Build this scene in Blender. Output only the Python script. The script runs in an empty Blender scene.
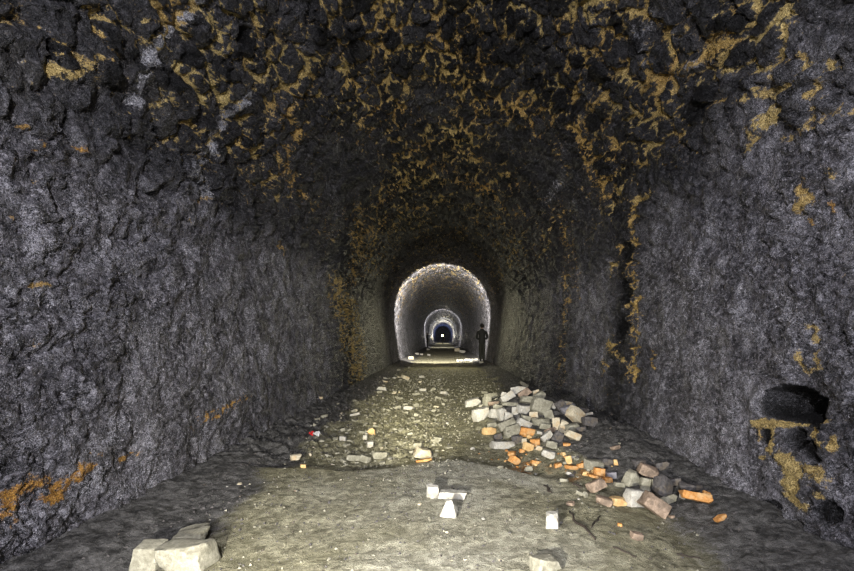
import bpy, bmesh, math, random
import numpy as np
from mathutils import Vector, Matrix, Euler

sc = bpy.context.scene
COL = sc.collection
PI = math.pi
F = 440.0; CX = 443.0; CY = 338.0; CAMH = 1.15        # measured focal length, vanishing point, eye height

# ------------------------------------------------------------------ noise
_rs = np.random.RandomState(7)
_perm = _rs.permutation(256).astype(np.int32)
_perm = np.concatenate([_perm, _perm, _perm])
_g = _rs.normal(size=(256, 3)); _g /= np.linalg.norm(_g, axis=1)[:, None]; _g = _g.astype(np.float32)

def perlin(x, y, z):
    xi = np.floor(x).astype(np.int32); yi = np.floor(y).astype(np.int32); zi = np.floor(z).astype(np.int32)
    xf = (x - xi).astype(np.float32); yf = (y - yi).astype(np.float32); zf = (z - zi).astype(np.float32)
    fd = lambda t: t*t*t*(t*(t*6-15)+10)
    u, v, w = fd(xf), fd(yf), fd(zf)
    xi &= 255; yi &= 255; zi &= 255
    def gr(a, b, c):
        h = _perm[_perm[_perm[(xi+a) & 255]+((yi+b) & 255)]+((zi+c) & 255)]
        g = _g[h]
        return g[..., 0]*(xf-a)+g[..., 1]*(yf-b)+g[..., 2]*(zf-c)
    l = lambda a, b, t: a+(b-a)*t
    return 1.5*l(l(l(gr(0,0,0), gr(1,0,0), u), l(gr(0,1,0), gr(1,1,0), u), v),
                 l(l(gr(0,0,1), gr(1,0,1), u), l(gr(0,1,1), gr(1,1,1), u), v), w)

def fbm(x, y, z, f, octv=4, gain=.5):
    s = 0; a = 1.0; t = 0
    for o in range(octv):
        s = s+a*perlin(x*f+17.3*o, y*f+5.1*o, z*f+9.7*o); t += a; a *= gain; f *= 2.03
    return s/t

def ss(a, b, x):
    t = np.clip((x-a)/(b-a), 0, 1); return t*t*(3-2*t)

def worley(a, b, cell, seed, tilt=False):
    """jittered cells on a surface: distance to the joint, and a random value per stone"""
    a = a/cell; b = b/cell
    ai = np.floor(a).astype(np.int64); bi = np.floor(b).astype(np.int64)
    f1 = np.full(a.shape, 9., np.float32); f2 = f1.copy(); idv = np.zeros(a.shape, np.float32); tl = idv.copy()
    for i in (-1, 0, 1):
        for j in (-1, 0, 1):
            ca = ai+i; cb = bi+j
            h = (ca*374761393+cb*668265263+seed*1442695) & 0xffffffff
            h = ((h ^ (h >> 13))*1274126177) & 0xffffffff
            r1 = (h & 1023)/1023.; r2 = ((h >> 10) & 1023)/1023.; r3 = ((h >> 20) & 1023)/1023.
            d = np.hypot(ca+.1+.8*r1-a, cb+.1+.8*r2-b)
            n = d < f1
            r4 = ((h >> 5) & 1023)/1023.-.5; r5 = ((h >> 15) & 1023)/1023.-.5
            tl = np.where(n, (a-ca-.5)*r4+(b-cb-.5)*r5, tl)
            f2 = np.where(n, f1, np.minimum(f2, d)); idv = np.where(n, r3, idv); f1 = np.where(n, d, f1)
    return (f2-f1, idv, tl) if tilt else (f2-f1, idv)

# ------------------------------------------------------------------ the bore: profile, and points of it seen from the eye
RA = 2.25; ZS = 2.35; LW = 2.46; LTOT = 2*LW+PI*RA
def xw(z): return 2.08+.17*np.sin(np.clip((z+.1)/2.45, 0, 1)*PI/2)
def profile(u):
    u = np.asarray(u, float)
    m = np.minimum(u, LTOT-u)
    sgn = np.where(u < LTOT/2, -1., 1.)
    z = -.1+2.45*np.clip(m/LW, 0, 1)
    X = sgn*xw(z); NX = sgn.copy(); NZ = np.zeros_like(z)
    a = (u-LW)/RA; arch = m > LW
    X = np.where(arch, -RA*np.cos(a), X); z = np.where(arch, ZS+RA*np.sin(a), z)
    NX = np.where(arch, -np.cos(a), NX); NZ = np.where(arch, np.sin(a), NZ)
    return X, z, NX, NZ
def surf(px, py):
    dx = (px-CX)/F; dz = (CY-py)/F
    lo, hi = 0.3, 120.
    def out(t):
        x = dx*t; z = CAMH+dz*t
        return (abs(x) > xw(z)) if z < ZS else (math.hypot(x, z-ZS) > RA)
    for _ in range(40):
        m = (lo+hi)/2
        if out(m): hi = m
        else: lo = m
    t = lo; x = dx*t; z = CAMH+dz*t
    if z < ZS:
        m = (z+.1)/2.45*LW; u = m if x < 0 else LTOT-m
    else:
        u = LW+RA*math.atan2(z-ZS, -x)
    return u, t

# (polyline in photo pixels, width px, strength, hue 0 tan .. 1 rust orange)
OCHRE = [
 ([(48,70),(62,76),(75,66)],9,.9,.1),([(66,50),(78,62),(88,55)],6,.8,.2),([(92,22),(100,32),(108,44)],5,.8,.2),([(88,15),(112,28)],4,.6,.1),
 ([(130,52),(138,40)],5,.7,.2),([(153,8),(155,16)],7,.8,.3),([(205,15),(212,30),(222,46)],9,.95,.0),([(235,40),(243,62)],5,.7,.2),
 ([(245,18),(262,34)],4,.7,.2),([(285,22),(290,38)],5,.7,.1),([(238,130),(246,146),(236,142)],5,.8,.3),([(232,178),(245,165)],6,.6,.3),
 ([(282,108),(300,132),(284,150),(288,182)],9,.9,.4),([(270,105),(276,128)],6,.7,.3),([(262,20),(285,40)],4,.5,.2),
 ([(8,8),(16,14)],4,.6,.3),([(8,124),(20,128)],3,.8,.7),([(36,142),(28,150)],4,.8,.8),([(5,155),(6,158)],4,.8,.9),([(75,150),(82,154)],4,.7,.9),
 ([(32,180),(36,186)],3,.6,.4),([(8,216),(14,220)],3,.7,.6),([(28,285),(42,285)],4,.9,.5),([(30,340),(33,346)],4,.8,.6),([(60,232),(66,236)],3,.5,.6),
 ([(5,520),(8,495),(30,485),(45,480)],10,.8,1.),([(48,500),(60,488),(85,466)],10,.85,1.),([(25,478),(50,486)],7,.8,.9),([(15,512),(28,500)],9,.5,1.),
 ([(198,420),(215,412),(245,398)],7,.8,.8),([(124,458),(136,452)],4,.7,.8),([(90,452),(100,455)],3,.6,.8),([(188,428),(200,426)],4,.5,.9),
 ([(335,282),(338,300),(346,320),(352,345),(356,375)],14,1.05,.2),([(348,300),(360,345),(360,380)],12,.95,.2),([(356,205),(356,240),(352,280)],12,.75,.3),
 ([(372,225),(362,260)],7,.6,.3),([(340,325),(346,352)],9,.9,.2),([(398,285),(404,300),(398,320)],4,.6,.3),([(188,205),(205,198)],5,.5,.5),
 ([(276,240),(283,255)],4,.8,.4),([(305,120),(318,140)],6,.5,.3),([(187,225),(192,215)],4,.5,.2),
 ([(690,72),(712,52),(735,40)],9,1.,.35),([(708,46),(728,26),(745,8)],8,.9,.3),([(722,62),(736,52),(752,60)],6,.9,.1),([(765,30),(790,12)],10,.95,.0),
 ([(742,10),(748,22),(762,8)],6,.8,.1),([(758,92),(778,96),(800,80)],8,.9,.1),([(768,122),(780,108),(796,96)],12,1.,.05),([(800,70),(820,58),(845,66)],5,.7,.1),
 ([(752,128),(760,138),(755,150)],6,.8,.1),([(748,98),(765,86)],6,.8,.1),([(690,128),(697,150)],6,.8,.2),([(715,106),(732,96)],4,.8,.3),([(668,75),(672,66)],6,.8,.5),
 ([(700,30),(714,38)],7,.6,.3),([(680,50),(688,42)],6,.7,.3),([(665,108),(668,110)],7,.9,.2),([(655,85),(660,92)],6,.6,.4),([(785,140),(830,122),(852,112)],5,.6,.2),
 ([(570,60),(582,78),(575,100)],7,.9,.3),([(592,50),(586,80),(600,100)],5,.8,.3),([(560,20),(572,35)],8,.8,.3),([(590,105),(612,95)],8,.9,.3),([(578,125),(590,150),(604,190)],12,.95,.4),
 ([(605,120),(620,150),(612,180)],8,.8,.35),([(628,200),(642,198),(657,190)],6,1.,.1),([(556,140),(572,175)],8,.6,.3),
 ([(637,205),(638,235),(637,270),(638,300)],8,1.,.3),([(637,300),(638,345),(634,378)],8,.95,.3),([(612,275),(617,262)],6,.9,.1),([(616,330),(614,350),(632,365)],7,.8,.2),
 ([(622,240),(628,300)],9,.55,.3),([(608,350),(606,392)],5,.7,.3),([(655,352),(656,368)],4,.95,.4),([(564,200),(570,260),(566,320),(562,385)],8,.55,.35),([(575,240),(580,300)],6,.5,.3),
 ([(803,210),(812,200),(806,192)],7,1.,.25),([(810,218),(814,224)],5,.8,.6),([(830,168),(845,178)],6,.8,.2),([(833,204),(840,212)],4,.8,.8),([(807,324),(815,326),(818,342)],5,.9,.1),
 ([(803,352),(808,372),(822,368),(818,352)],5,.8,.15),([(811,180),(805,192)],4,.7,.4),([(845,258),(847,300)],4,.4,.4),
 ([(762,424),(800,424),(832,421)],6,1.2,.1),([(776,426),(773,448)],7,1.3,.1),([(820,422),(818,438),(826,446)],6,1.2,.15),([(765,430),(764,438)],4,1.,.3),
 ([(786,458),(796,468),(793,492)],10,1.25,.05),([(808,468),(824,476)],9,1.1,.15),([(835,440),(837,450)],5,1.,.2),([(760,458),(770,456)],4,.8,.1),([(795,498),(810,510)],5,1.,.1),([(815,485),(832,500)],5,.8,.1),
]
PALE = [  # crystalline streaks, and wall glints painted as pale spots
 ([(195,2),(170,22),(150,50),(135,75),(130,100)],9,1.35),([(245,90),(228,108),(215,125),(200,150)],7,1.3),([(205,150),(190,170),(200,195)],14,.8),
 ([(330,190),(336,215),(330,240)],10,.4),([(640,30),(660,10),(678,30)],16,.6),([(695,62),(705,60)],7,1.4),([(560,180),(548,200)],8,.6),([(645,42),(652,60)],10,.5),
 ([(742,292),(748,290)],9,.7),([(690,270),(700,310)],20,.35),([(10,285),(40,300),(80,320)],20,.4),([(130,340),(200,300)],24,.35),([(845,400),(800,395),(770,400)],5,.3),
]
# bores in the wall where stones have dropped out: (px, py, half width px, half height px, depth m)
HOLES = [(797,404,28,17,.30),(797,440,13,11,.07),(812,452,8,13,.05),(768,437,5,8,.04),(240,32,8,8,.05),(512,15,6,10,.05),(352,44,5,9,.05),(628,290,7,13,.05),(624,330,7,13,.05),(632,250,7,12,.04),(770,508,14,9,.04),(832,512,12,13,.06),
 (48,50,6,12,.05),(152,28,6,6,.04),(150,128,4,4,.03)]
# blackened stones standing proud in their mortar: px, py, half length, half width, slope deg, mortar round it
STONES = [(750,14,17,9,55,1),(771,17,20,8,58,1),(746,53,18,10,42,1),(777,46,24,10,60,1),(761,80,14,6,12,.9),(796,70,20,8,48,.8),(800,92,20,9,32,.9),(817,74,22,6,36,.8),(701,110,13,12,60,.5),(803,113,16,14,45,.7),
 (728,20,12,8,40,.6),(715,90,12,9,30,.4),(840,100,16,9,40,.5),(104,36,20,9,-52,.8),(60,56,15,5,-55,.9),(128,56,15,8,-60,.4),(100,75,18,10,-65,.5),(185,52,12,13,-60,.5),(165,78,12,12,-50,.3),(240,45,10,13,-60,.5),(225,70,9,8,-50,.5),
 (508,52,11,15,90,.6),(530,28,10,12,90,.5),(470,40,11,10,80,.5),(448,20,9,9,0,.5),(400,60,12,10,0,.4),(390,35,10,9,0,.5),(352,25,9,10,-70,.5),(318,30,9,9,-60,.4),(560,60,10,9,60,.5),(540,80,9,8,60,.5),(620,20,10,9,60,.6),(640,42,12,9,60,.4),
 (240,140,6,5,0,1),(582,52,7,9,60,.8),(602,70,10,11,60,.5),(595,120,9,9,70,.7),(610,165,8,12,75,.8)]

def local(px, py):
    a = np.array(surf(px, py)); b = np.array(surf(px+2, py)); c = np.array(surf(px, py+2))
    J = np.stack([(b-a)/2, (c-a)/2], 1)
    return a, J, np.linalg.inv(J)
def ellipse(px, py, a, b, ang, U, Y):
    """normalised radius of an oval lying on the lining round the point seen at px,py"""
    p, J, I = local(px, py); r = max(a, b)*2.2
    ext = np.abs(J) @ np.array([r, r])
    k = np.nonzero((np.abs(U-p[0]) < ext[0]) & (np.abs(Y-p[1]) < ext[1]))[0]
    du = U[k]-p[0]; dy = Y[k]-p[1]
    X = I[0, 0]*du+I[0, 1]*dy; Z = -(I[1, 0]*du+I[1, 1]*dy)
    t = math.radians(ang); q = math.cos(t)*X+math.sin(t)*Z; w = -math.sin(t)*X+math.cos(t)*Z
    return k, np.hypot(q/a, w/b)
def strokes(lst, U, Y, Z, X):
    """stains, pale streaks and painted glints on the lining"""
    fld = np.zeros(U.shape, np.float32); hue = np.zeros(U.shape, np.float32)
    wu = fbm(X, Y, Z, 6, 3)*.07; wy = fbm(X+31, Y, Z, 6, 3)*.10
    Uw = U+wu*np.minimum(1, Y/6); Yw = Y+wy*np.minimum(1.5, Y/6)
    for s in lst:
        w = s[1]*(.80 if surf(*s[0][0])[1] < 4 and len(s) > 3 else .64)
        for (x0, y0), (x1, y1) in zip(s[0][:-1], s[0][1:]):
            L = math.hypot(x1-x0, y1-y0); n = max(1, int(math.ceil(L/12)))
            for i in range(n):
                t0 = i/n; l = L/n; mx = x0+(x1-x0)*(t0+.5/n); my = y0+(y1-y0)*(t0+.5/n)
                k, r = ellipse(mx, my, l*.5+w, w, math.degrees(math.atan2(-(y1-y0), x1-x0)), Uw, Yw)
                v = s[2]*np.clip(1.5-r, 0, 1); m = v > fld[k]; kk = k[m]; fld[kk] = v[m]
                if len(s) > 3: hue[kk] = s[3]
    return fld, hue

def rows():
    y = [-4.0]
    while y[-1] < 1.6: y.append(y[-1]+.08)
    while y[-1] < 24: y.append(y[-1]*1.0062)
    while y[-1] < 140: y.append(y[-1]*1.02)
    return np.array(y)
YR = rows()

def grid_obj(name, P, attrs, mat, flip=False):
    nr, nc = P.shape[:2]
    me = bpy.data.meshes.new(name)
    idx = np.arange(nr*nc).reshape(nr, nc)
    q = np.stack([idx[:-1, :-1], idx[:-1, 1:], idx[1:, 1:], idx[1:, :-1]], -1).reshape(-1, 4)
    if flip: q = q[:, ::-1]
    me.vertices.add(nr*nc); me.vertices.foreach_set('co', P.reshape(-1).astype(np.float32))
    me.loops.add(q.size); me.loops.foreach_set('vertex_index', q.reshape(-1).astype(np.int32))
    me.polygons.add(len(q)); me.polygons.foreach_set('loop_start', (np.arange(len(q))*4).astype(np.int32))
    me.polygons.foreach_set('use_smooth', np.ones(len(q), bool))
    me.update(); me.validate()
    for k, v in attrs.items():
        a = me.attributes.new(k, 'FLOAT', 'POINT'); a.data.foreach_set('value', v.reshape(-1).astype(np.float32))
    me.materials.append(mat)
    o = bpy.data.objects.new(name, me); COL.objects.link(o); o['kind'] = 'structure'
    return o

# ------------------------------------------------------------------ materials
def newmat(name):
    m = bpy.data.materials.new(name); m.use_nodes = True
    nt = m.node_tree; b = nt.nodes['Principled BSDF']
    return m, nt, b
class NB:
    def __init__(s, nt):
        s.nt = nt; s.tc = nt.nodes.new('ShaderNodeTexCoord')
    def noise(s, scale, detail=6, rough=.6, vec=None, dist=0, space='Object'):
        n = s.nt.nodes.new('ShaderNodeTexNoise'); n.inputs['Scale'].default_value = scale
        n.inputs['Detail'].default_value = detail; n.inputs['Roughness'].default_value = rough; n.inputs['Distortion'].default_value = dist
        s.nt.links.new(vec or s.tc.outputs[space], n.inputs['Vector']); return n.outputs['Fac']
    def voro(s, scale, feat='F1', vec=None):
        n = s.nt.nodes.new('ShaderNodeTexVoronoi'); n.feature = feat; n.inputs['Scale'].default_value = scale
        s.nt.links.new(vec or s.tc.outputs['Object'], n.inputs['Vector']); return n.outputs['Distance']
    def warp(s, amt, scale):
        n = s.nt.nodes.new('ShaderNodeTexNoise'); n.inputs['Scale'].default_value = scale; n.inputs['Detail'].default_value = 5
        s.nt.links.new(s.tc.outputs['Object'], n.inputs['Vector'])
        v = s.nt.nodes.new('ShaderNodeVectorMath'); v.operation = 'MULTIPLY_ADD'; v.inputs[1].default_value = (amt*2,)*3
        s.nt.links.new(n.outputs['Color'], v.inputs[0]); s.nt.links.new(s.tc.outputs['Object'], v.inputs[2]); return v.outputs[0]
    def attr(s, name):
        n = s.nt.nodes.new('ShaderNodeAttribute'); n.attribute_name = name; return n.outputs['Fac']
    def math(s, op, a, b=0.0, c=None, clamp=False):
        n = s.nt.nodes.new('ShaderNodeMath'); n.operation = op; n.use_clamp = clamp
        for i, v in enumerate((a, b) if c is None else (a, b, c)):
            if isinstance(v, (int, float)): n.inputs[i].default_value = v
            else: s.nt.links.new(v, n.inputs[i])
        return n.outputs[0]
    def step(s, v, lo, hi):
        n = s.nt.nodes.new('ShaderNodeMapRange'); n.interpolation_type = 'SMOOTHSTEP'
        n.inputs[1].default_value = lo; n.inputs[2].default_value = hi
        s.nt.links.new(v, n.inputs[0]); return n.outputs[0]
    def mix(s, f, a, b, mode='MIX'):
        n = s.nt.nodes.new('ShaderNodeMix'); n.data_type = 'RGBA'; n.blend_type = mode
        for i, v in ((0, f), (6, a), (7, b)):
            if isinstance(v, (int, float)): n.inputs[i].default_value = v
            elif isinstance(v, tuple): n.inputs[i].default_value = (*v, 1)
            else: s.nt.links.new(v, n.inputs[i])
        return n.outputs[2]
    def bump(s, h, strength, dist, prev=None):
        n = s.nt.nodes.new('ShaderNodeBump'); n.inputs['Strength'].default_value = strength; n.inputs['Distance'].default_value = dist
        s.nt.links.new(h, n.inputs['Height'])
        if prev: s.nt.links.new(prev, n.inputs['Normal'])
        return n.outputs[0]

def wall_material():
    m, nt, b = newmat('sooty_rock'); B = NB(nt)
    n1 = B.noise(2.2, 8, .65, dist=.6); n2 = B.noise(24, 7, .70, dist=.1); n3 = B.noise(110, 3, .8)
    n4 = B.noise(8, 9, .75, dist=.3); 
    wv = B.warp(.10, 7)
    v1 = B.step(B.voro(31, 'DISTANCE_TO_EDGE', wv), 0, .10); v2 = B.step(B.voro(9, 'DISTANCE_TO_EDGE', wv), 0, .05)
    base = B.mix(B.step(n2, .36, .66), (.012, .012, .015), (.085, .082, .094))
    base = B.mix(B.step(n3, .56, .72), base, (.20, .195, .215))
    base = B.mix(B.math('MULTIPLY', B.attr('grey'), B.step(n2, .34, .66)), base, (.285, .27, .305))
    base = B.mix(B.math('MULTIPLY', B.step(n3, .46, .34), .75), base, (.02, .02, .022))
    base = B.mix(B.math('MULTIPLY', B.step(n1, .5, .68), .35), base, (.075, .066, .045))
    base = B.mix(B.math('MULTIPLY', B.attr('soot_shade'), .93), base, (.009, .009, .009))
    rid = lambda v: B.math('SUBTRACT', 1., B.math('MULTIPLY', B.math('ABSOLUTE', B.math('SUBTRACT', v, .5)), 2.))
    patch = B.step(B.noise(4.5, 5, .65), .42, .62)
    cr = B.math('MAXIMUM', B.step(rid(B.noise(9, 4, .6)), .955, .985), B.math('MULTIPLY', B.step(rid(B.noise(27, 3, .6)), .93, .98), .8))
    base = B.mix(B.math('MULTIPLY', cr, .85), base, (.007, .007, .008))  # cracks near black: sooty, with crevice shade put into the colour
    ve = B.math('MAXIMUM', B.step(rid(B.noise(38, 3, .65)), .955, .985), B.math('MULTIPLY', B.step(rid(B.noise(75, 2, .6)), .93, .97), .8))
    base = B.mix(B.math('MULTIPLY', B.math('MULTIPLY', ve, patch), B.math('MULTIPLY', B.attr('grey'), 1.1, None, True)), base, (.60, .59, .65))  # light veins, kept bright to paint in wall glints
    # white mineral grains, doubling as glints painted into the colour
    sp = B.math('MULTIPLY', B.step(B.math('ADD', n3, B.math('MULTIPLY', n2, .35)), .765, .83), B.math('ADD', B.math('MULTIPLY', B.attr('grey'), .7), B.math('MULTIPLY', B.attr('pale'), 1.), clamp=True), clamp=True)
    n6 = B.noise(60, 3, .75); sp = B.math('MAXIMUM', sp, B.math('MULTIPLY', B.step(B.math('ADD', n6, B.math('MULTIPLY', n1, .25)), .79, .84), B.math('ADD', B.attr('grey'), .35), clamp=True))
    base = B.mix(sp, base, (.72, .72, .78))
    pl = B.math('MULTIPLY', B.step(B.math('ADD', B.attr('pale'), B.math('MULTIPLY', B.math('SUBTRACT', n2, .5), 3.)), .45, 1.0), .85)
    base = B.mix(pl, base, B.mix(B.step(n3, .4, .62), (.10, .10, .115), (.72, .72, .78)))
    oc = B.step(B.math('ADD', B.attr('ochre'), B.math('MULTIPLY', B.math('SUBTRACT', n2, .5), 2.6)), .48, .78)
    tan = B.mix(B.step(n3, .35, .65), (.32, .22, .055), (.90, .70, .30))
    rust = B.mix(B.step(n3, .35, .65), (.26, .10, .012), (.80, .42, .06))
    oc2 = B.mix(B.attr('rust'), tan, rust)
    base = B.mix(B.math('MULTIPLY', oc, .93), base, oc2)
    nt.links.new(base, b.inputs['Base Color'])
    r = B.math('ADD', .22, B.math('MULTIPLY', n2, .45)); nt.links.new(r, b.inputs['Roughness'])
    nt.links.new(B.math('MULTIPLY_ADD', B.attr('soot_shade'), -.45, .68), b.inputs['Specular IOR Level'])
    bp = B.bump(n4, 1, .05); bp = B.bump(v2, .8, .012, bp); bp = B.bump(n2, 1, .022, bp); bp = B.bump(v1, .7, .005, bp); bp = B.bump(n3, 1, .006, bp); bp = B.bump(cr, 1, -.015, bp)
    nt.links.new(bp, b.inputs['Normal'])
    return m

def floor_material():
    m, nt, b = newmat('dirt_floor'); B = NB(nt)
    n1 = B.noise(1.6, 7, .6, dist=.5); n2 = B.noise(14, 8, .7, dist=.5); n3 = B.noise(85, 4, .75); n5 = B.noise(160, 2, .6)
    base = B.mix(B.step(n2, .33, .68), (.085, .078, .046), (.42, .395, .27))
    base = B.mix(B.math('MULTIPLY', B.step(n1, .45, .62), .6), base, (.20, .185, .105))
    base = B.mix(B.attr('clay'), base, B.mix(B.step(n2, .35, .7), (.24, .23, .18), (.56, .54, .45)))
    base = B.mix(B.math('MULTIPLY', B.step(B.math('ADD', B.attr('rust'), B.math('SUBTRACT', n2, .5)), .3, .6), .85), base, (.26, .12, .03))
    sd = B.step(B.math('ADD', B.attr('soot_shade'), B.math('MULTIPLY', B.math('SUBTRACT', n2, .5), 1.1)), .25, .8)
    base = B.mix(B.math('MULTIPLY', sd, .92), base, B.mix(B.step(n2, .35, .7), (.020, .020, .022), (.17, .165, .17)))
    base = B.mix(B.math('MULTIPLY', B.step(n5, .68, .74), .7), base, (.45, .43, .36))
    base = B.mix(B.math('MULTIPLY', B.step(n3, .40, .33), .8), base, (.03, .027, .022))
    nt.links.new(base, b.inputs['Base Color'])
    b.inputs['Roughness'].default_value = .85; b.inputs['Specular IOR Level'].default_value = .3
    bp = B.bump(n2, 1, .03); bp = B.bump(n3, 1., .010, bp)
    nt.links.new(bp, b.inputs['Normal'])
    return m

def stone_material(name, ca, cb, spot=None, sp_amt=.6, scale=1):
    m, nt, b = newmat(name); B = NB(nt)
    n1 = B.noise(9*scale, 6, .6); n2 = B.noise(45*scale, 6, .7); n3 = B.noise(150*scale, 3, .6)
    base = B.mix(B.step(n2, .3, .7), ca, cb)
    base = B.mix(B.math('MULTIPLY', B.step(n3, .60, .70), .5), base, tuple(c*.35 for c in ca))
    if spot: base = B.mix(B.math('MULTIPLY', B.step(n1, .54, .62), sp_amt), base, spot)
    nt.links.new(base, b.inputs['Base Color']); b.inputs['Roughness'].default_value = .88
    b.inputs['Specular IOR Level'].default_value = .25
    bp = B.bump(n2, .8, .006); bp = B.bump(n3, .6, .002, bp); nt.links.new(bp, b.inputs['Normal'])
    return m
def plain(name, c, rough=.8):
    m, nt, b = newmat(name); B = NB(nt)
    nt.links.new(B.mix(B.step(B.noise(30, 4), .3, .7), tuple(x*.75 for x in c), c), b.inputs['Base Color'])
    b.inputs['Roughness'].default_value = rough; return m

MW = wall_material(); MF = floor_material()
M = dict(
 W=stone_material('pale_brick', (.28,.27,.24), (.50,.48,.43), (.36,.30,.2), .35),
 C=stone_material('cream_brick', (.36,.32,.23), (.56,.50,.38), (.42,.25,.10), .4),
 G=stone_material('grey_rubble_stone', (.19,.18,.135), (.34,.325,.26), (.13,.12,.085), .5),
 B=stone_material('brown_rubble_stone', (.17,.125,.09), (.33,.25,.19), (.09,.07,.055), .6),
 O=stone_material('orange_brick', (.34,.145,.035), (.60,.31,.11), (.45,.33,.18), .5),
 D=stone_material('sooty_rubble_stone', (.045,.043,.045), (.12,.11,.105), (.14,.11,.07), .4),
 V=stone_material('violet_grey_brick', (.16,.155,.17), (.27,.26,.285), (.1,.1,.1), .4),
 Y=stone_material('tan_orange_brick', (.50,.32,.13), (.70,.50,.26), (.42,.22,.07), .4))

# ------------------------------------------------------------------ walls and vault
def build_bore():
    US = np.concatenate([np.linspace(0, LW, 190), np.linspace(LW, LTOT-LW, 430)[1:], np.linspace(LTOT-LW, LTOT, 210)[1:]])
    i1 = 189; i2 = 189+429
    U, Y = np.meshgrid(US, YR)
    X0, Z0, NX, NZ = profile(U)
    shp = U.shape
    f = lambda a: a.reshape(-1).astype(np.float64)
    u, y, x, z = f(U), f(Y), f(X0), f(Z0)
    och, hue = strokes(OCHRE, u, y, z, x); pal, _ = strokes(PALE, u, y, z, x)
    big = fbm(x, y, z, .55, 3)
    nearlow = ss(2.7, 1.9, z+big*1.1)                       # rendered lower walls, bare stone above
    strip = np.exp(-((y-10.2)/1.5)**2)*(x < 0)+np.exp(-((y-5.35)/.55)**2)*(x > 0)+.7*np.exp(-((y-8.0)/.8)**2)*(x > 0)
    rough = np.clip(1-nearlow*.85+strip*.8, 0, 1)
    wx = fbm(x, y, z, 2.5, 3)*.16; wy = fbm(x+9, y+3, z, 2.5, 3)*.16
    sx = fbm(x+2, y, z, 1.1, 2)*.5
    e, idv, tl = worley((u+wx*1.3)*(1+0*sx), (y+wy*1.3)*.72, .24, 3, True)
    e2, id2, tl2 = worley(u+wx*.5, y+wy*.5, .085, 8, True)
    e4, id4, tl4 = worley(u+wx*.8+.3, y*.9+wy*.8, .15, 18, True)
    e5, id5, tl5 = worley(u, y, .038, 28, True)
    joint = 1-ss(.04, .20, e)
    stone = ss(.0, .35, e)*(.35+.65*idv)
    n2 = fbm(x, y, z, 3.2, 3); n3 = fbm(x, y, z, 11, 4, .6); n4 = perlin(x*38, y*38, z*38)
    ridg = 1-np.abs(fbm(x+50, y, z, 4.5, 4, .55))*3.2; crack = ss(.80, .98, ridg)
    d = -.055*rough*(stone+tl*1.3)-.050*n2-.022*n3-.005*n4+.022*crack*(1-rough*.6)
    d -= (.022+.020*rough)*(id4*.8+tl4*1.6)*ss(0, .08, e4)+(.011+.006*rough)*(id2+tl2*1.6)*ss(0, .1, e2)+.006*(id5+tl5*1.5)
    # flakes on the rendered faces
    e3, id3 = worley(u*1.0+wx*2, y+wy*2, .42, 21)
    d += (id3-.5)*.035*nearlow*ss(0, .12, e3)
    near = ss(30, 18, y)
    d = d*(.25+.75*near)
    d[y > 24] *= .6
    d[y > 45] *= .35
    # dropped stones and the little square niche
    wob = fbm(x, y, z, 9, 3)
    holem = np.zeros_like(d)
    for i, (hx, hy, hw, hh, dep) in enumerate(HOLES):
        u0, y0 = surf(hx, hy); ru = hh*y0/F; ry = hw*y0*y0/(2.25*F)
        if i == 0:
            q = np.maximum(np.abs((y-y0)/ry), np.maximum(-(u0-u)/ru*-1, 0)*0)
            a = np.abs((y-y0)/ry); bb = ((LTOT-u)-(LTOT-u0))/ru      # up positive
            top = 1-.45*np.clip(a, 0, 1.2)**2.2
            ins = np.maximum(a-1, np.maximum(bb-top, -bb-.95))+wob*.10
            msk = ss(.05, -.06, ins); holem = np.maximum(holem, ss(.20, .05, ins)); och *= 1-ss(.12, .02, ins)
        else:
            k, r = ellipse(hx, hy, hw, hh, 0, u, y); msk = np.zeros_like(d); msk[k] = ss(1.12, .80, r+wob[k]*.5)
            och *= 1-msk*.9
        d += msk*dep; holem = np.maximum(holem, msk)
    proud = np.zeros_like(d); ringm = np.zeros_like(d)
    for (hx, hy, a_, b_, an, mo) in STONES:
        k, r = ellipse(hx, hy, a_, b_, an, u+wx*.12, y+wy*.12); r = r+wob[k]*.30
        proud[k] = np.maximum(proud[k], ss(1.05, .85, r)); ringm[k] = np.maximum(ringm[k], mo*ss(1.5, 1.2, r)*ss(.80, 1.0, r))
    d += -.035*proud+.012*ringm*(1-proud)
    # the vault rock: ochre mortar left between blackened stones
    cl = fbm(x+3, y+8, z, .9, 3); cl2 = fbm(x+13, y+1, z, 3.5, 3)
    ang = np.clip((z-2.3)/2.3, 0, 1)
    arch = ss(2.3, 3.3, z+big*.6)
    joint2 = np.maximum(joint, .6*(1-ss(.03, .22, e4)))
    mort = joint2*arch*np.clip(.85+1.4*cl+1.2*cl2, 0, 1.3)*(1.05-.15*ang)
    mort = mort*(1-.35*ss(8, 16, y))+arch*.20*np.clip(.5+1.5*cl2, 0, 1)
    mort *= 1-.8*np.exp(-((y-7.5)/2.2)**2)*np.exp(-((np.abs(x)-1.7)/.5)**2)
    lowo = nearlow*np.clip(fbm(x, y+40, z, 1.7, 4)-.32, 0, 1)*1.6*(1-joint*.3)
    jsm = np.maximum(1-ss(.03, .22, e2), joint)
    brk = np.where(och > 0, .30+.75*jsm+.9*fbm(x, y+11, z, 6, 3), 0); brk = np.where(y < 3.4, np.maximum(brk, .85), brk)
    ochre = np.maximum(np.maximum(och*brk, mort), lowo*.8)+strip*joint*.30*near
    ochre = np.maximum(ochre, ringm*(.75+.5*n2)*1.1)
    ochre *= (1-.95*holem)*(1-.92*proud)
    rust = np.clip(hue+.35+.8*fbm(x+70, y, z, 1.1, 2), 0, 1)*(.35+.65*(hue > 0))
    rust = np.where(och > .1, hue, np.clip(.12+.8*fbm(x+70, y, z, 1.3, 2), 0, 1))
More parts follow.
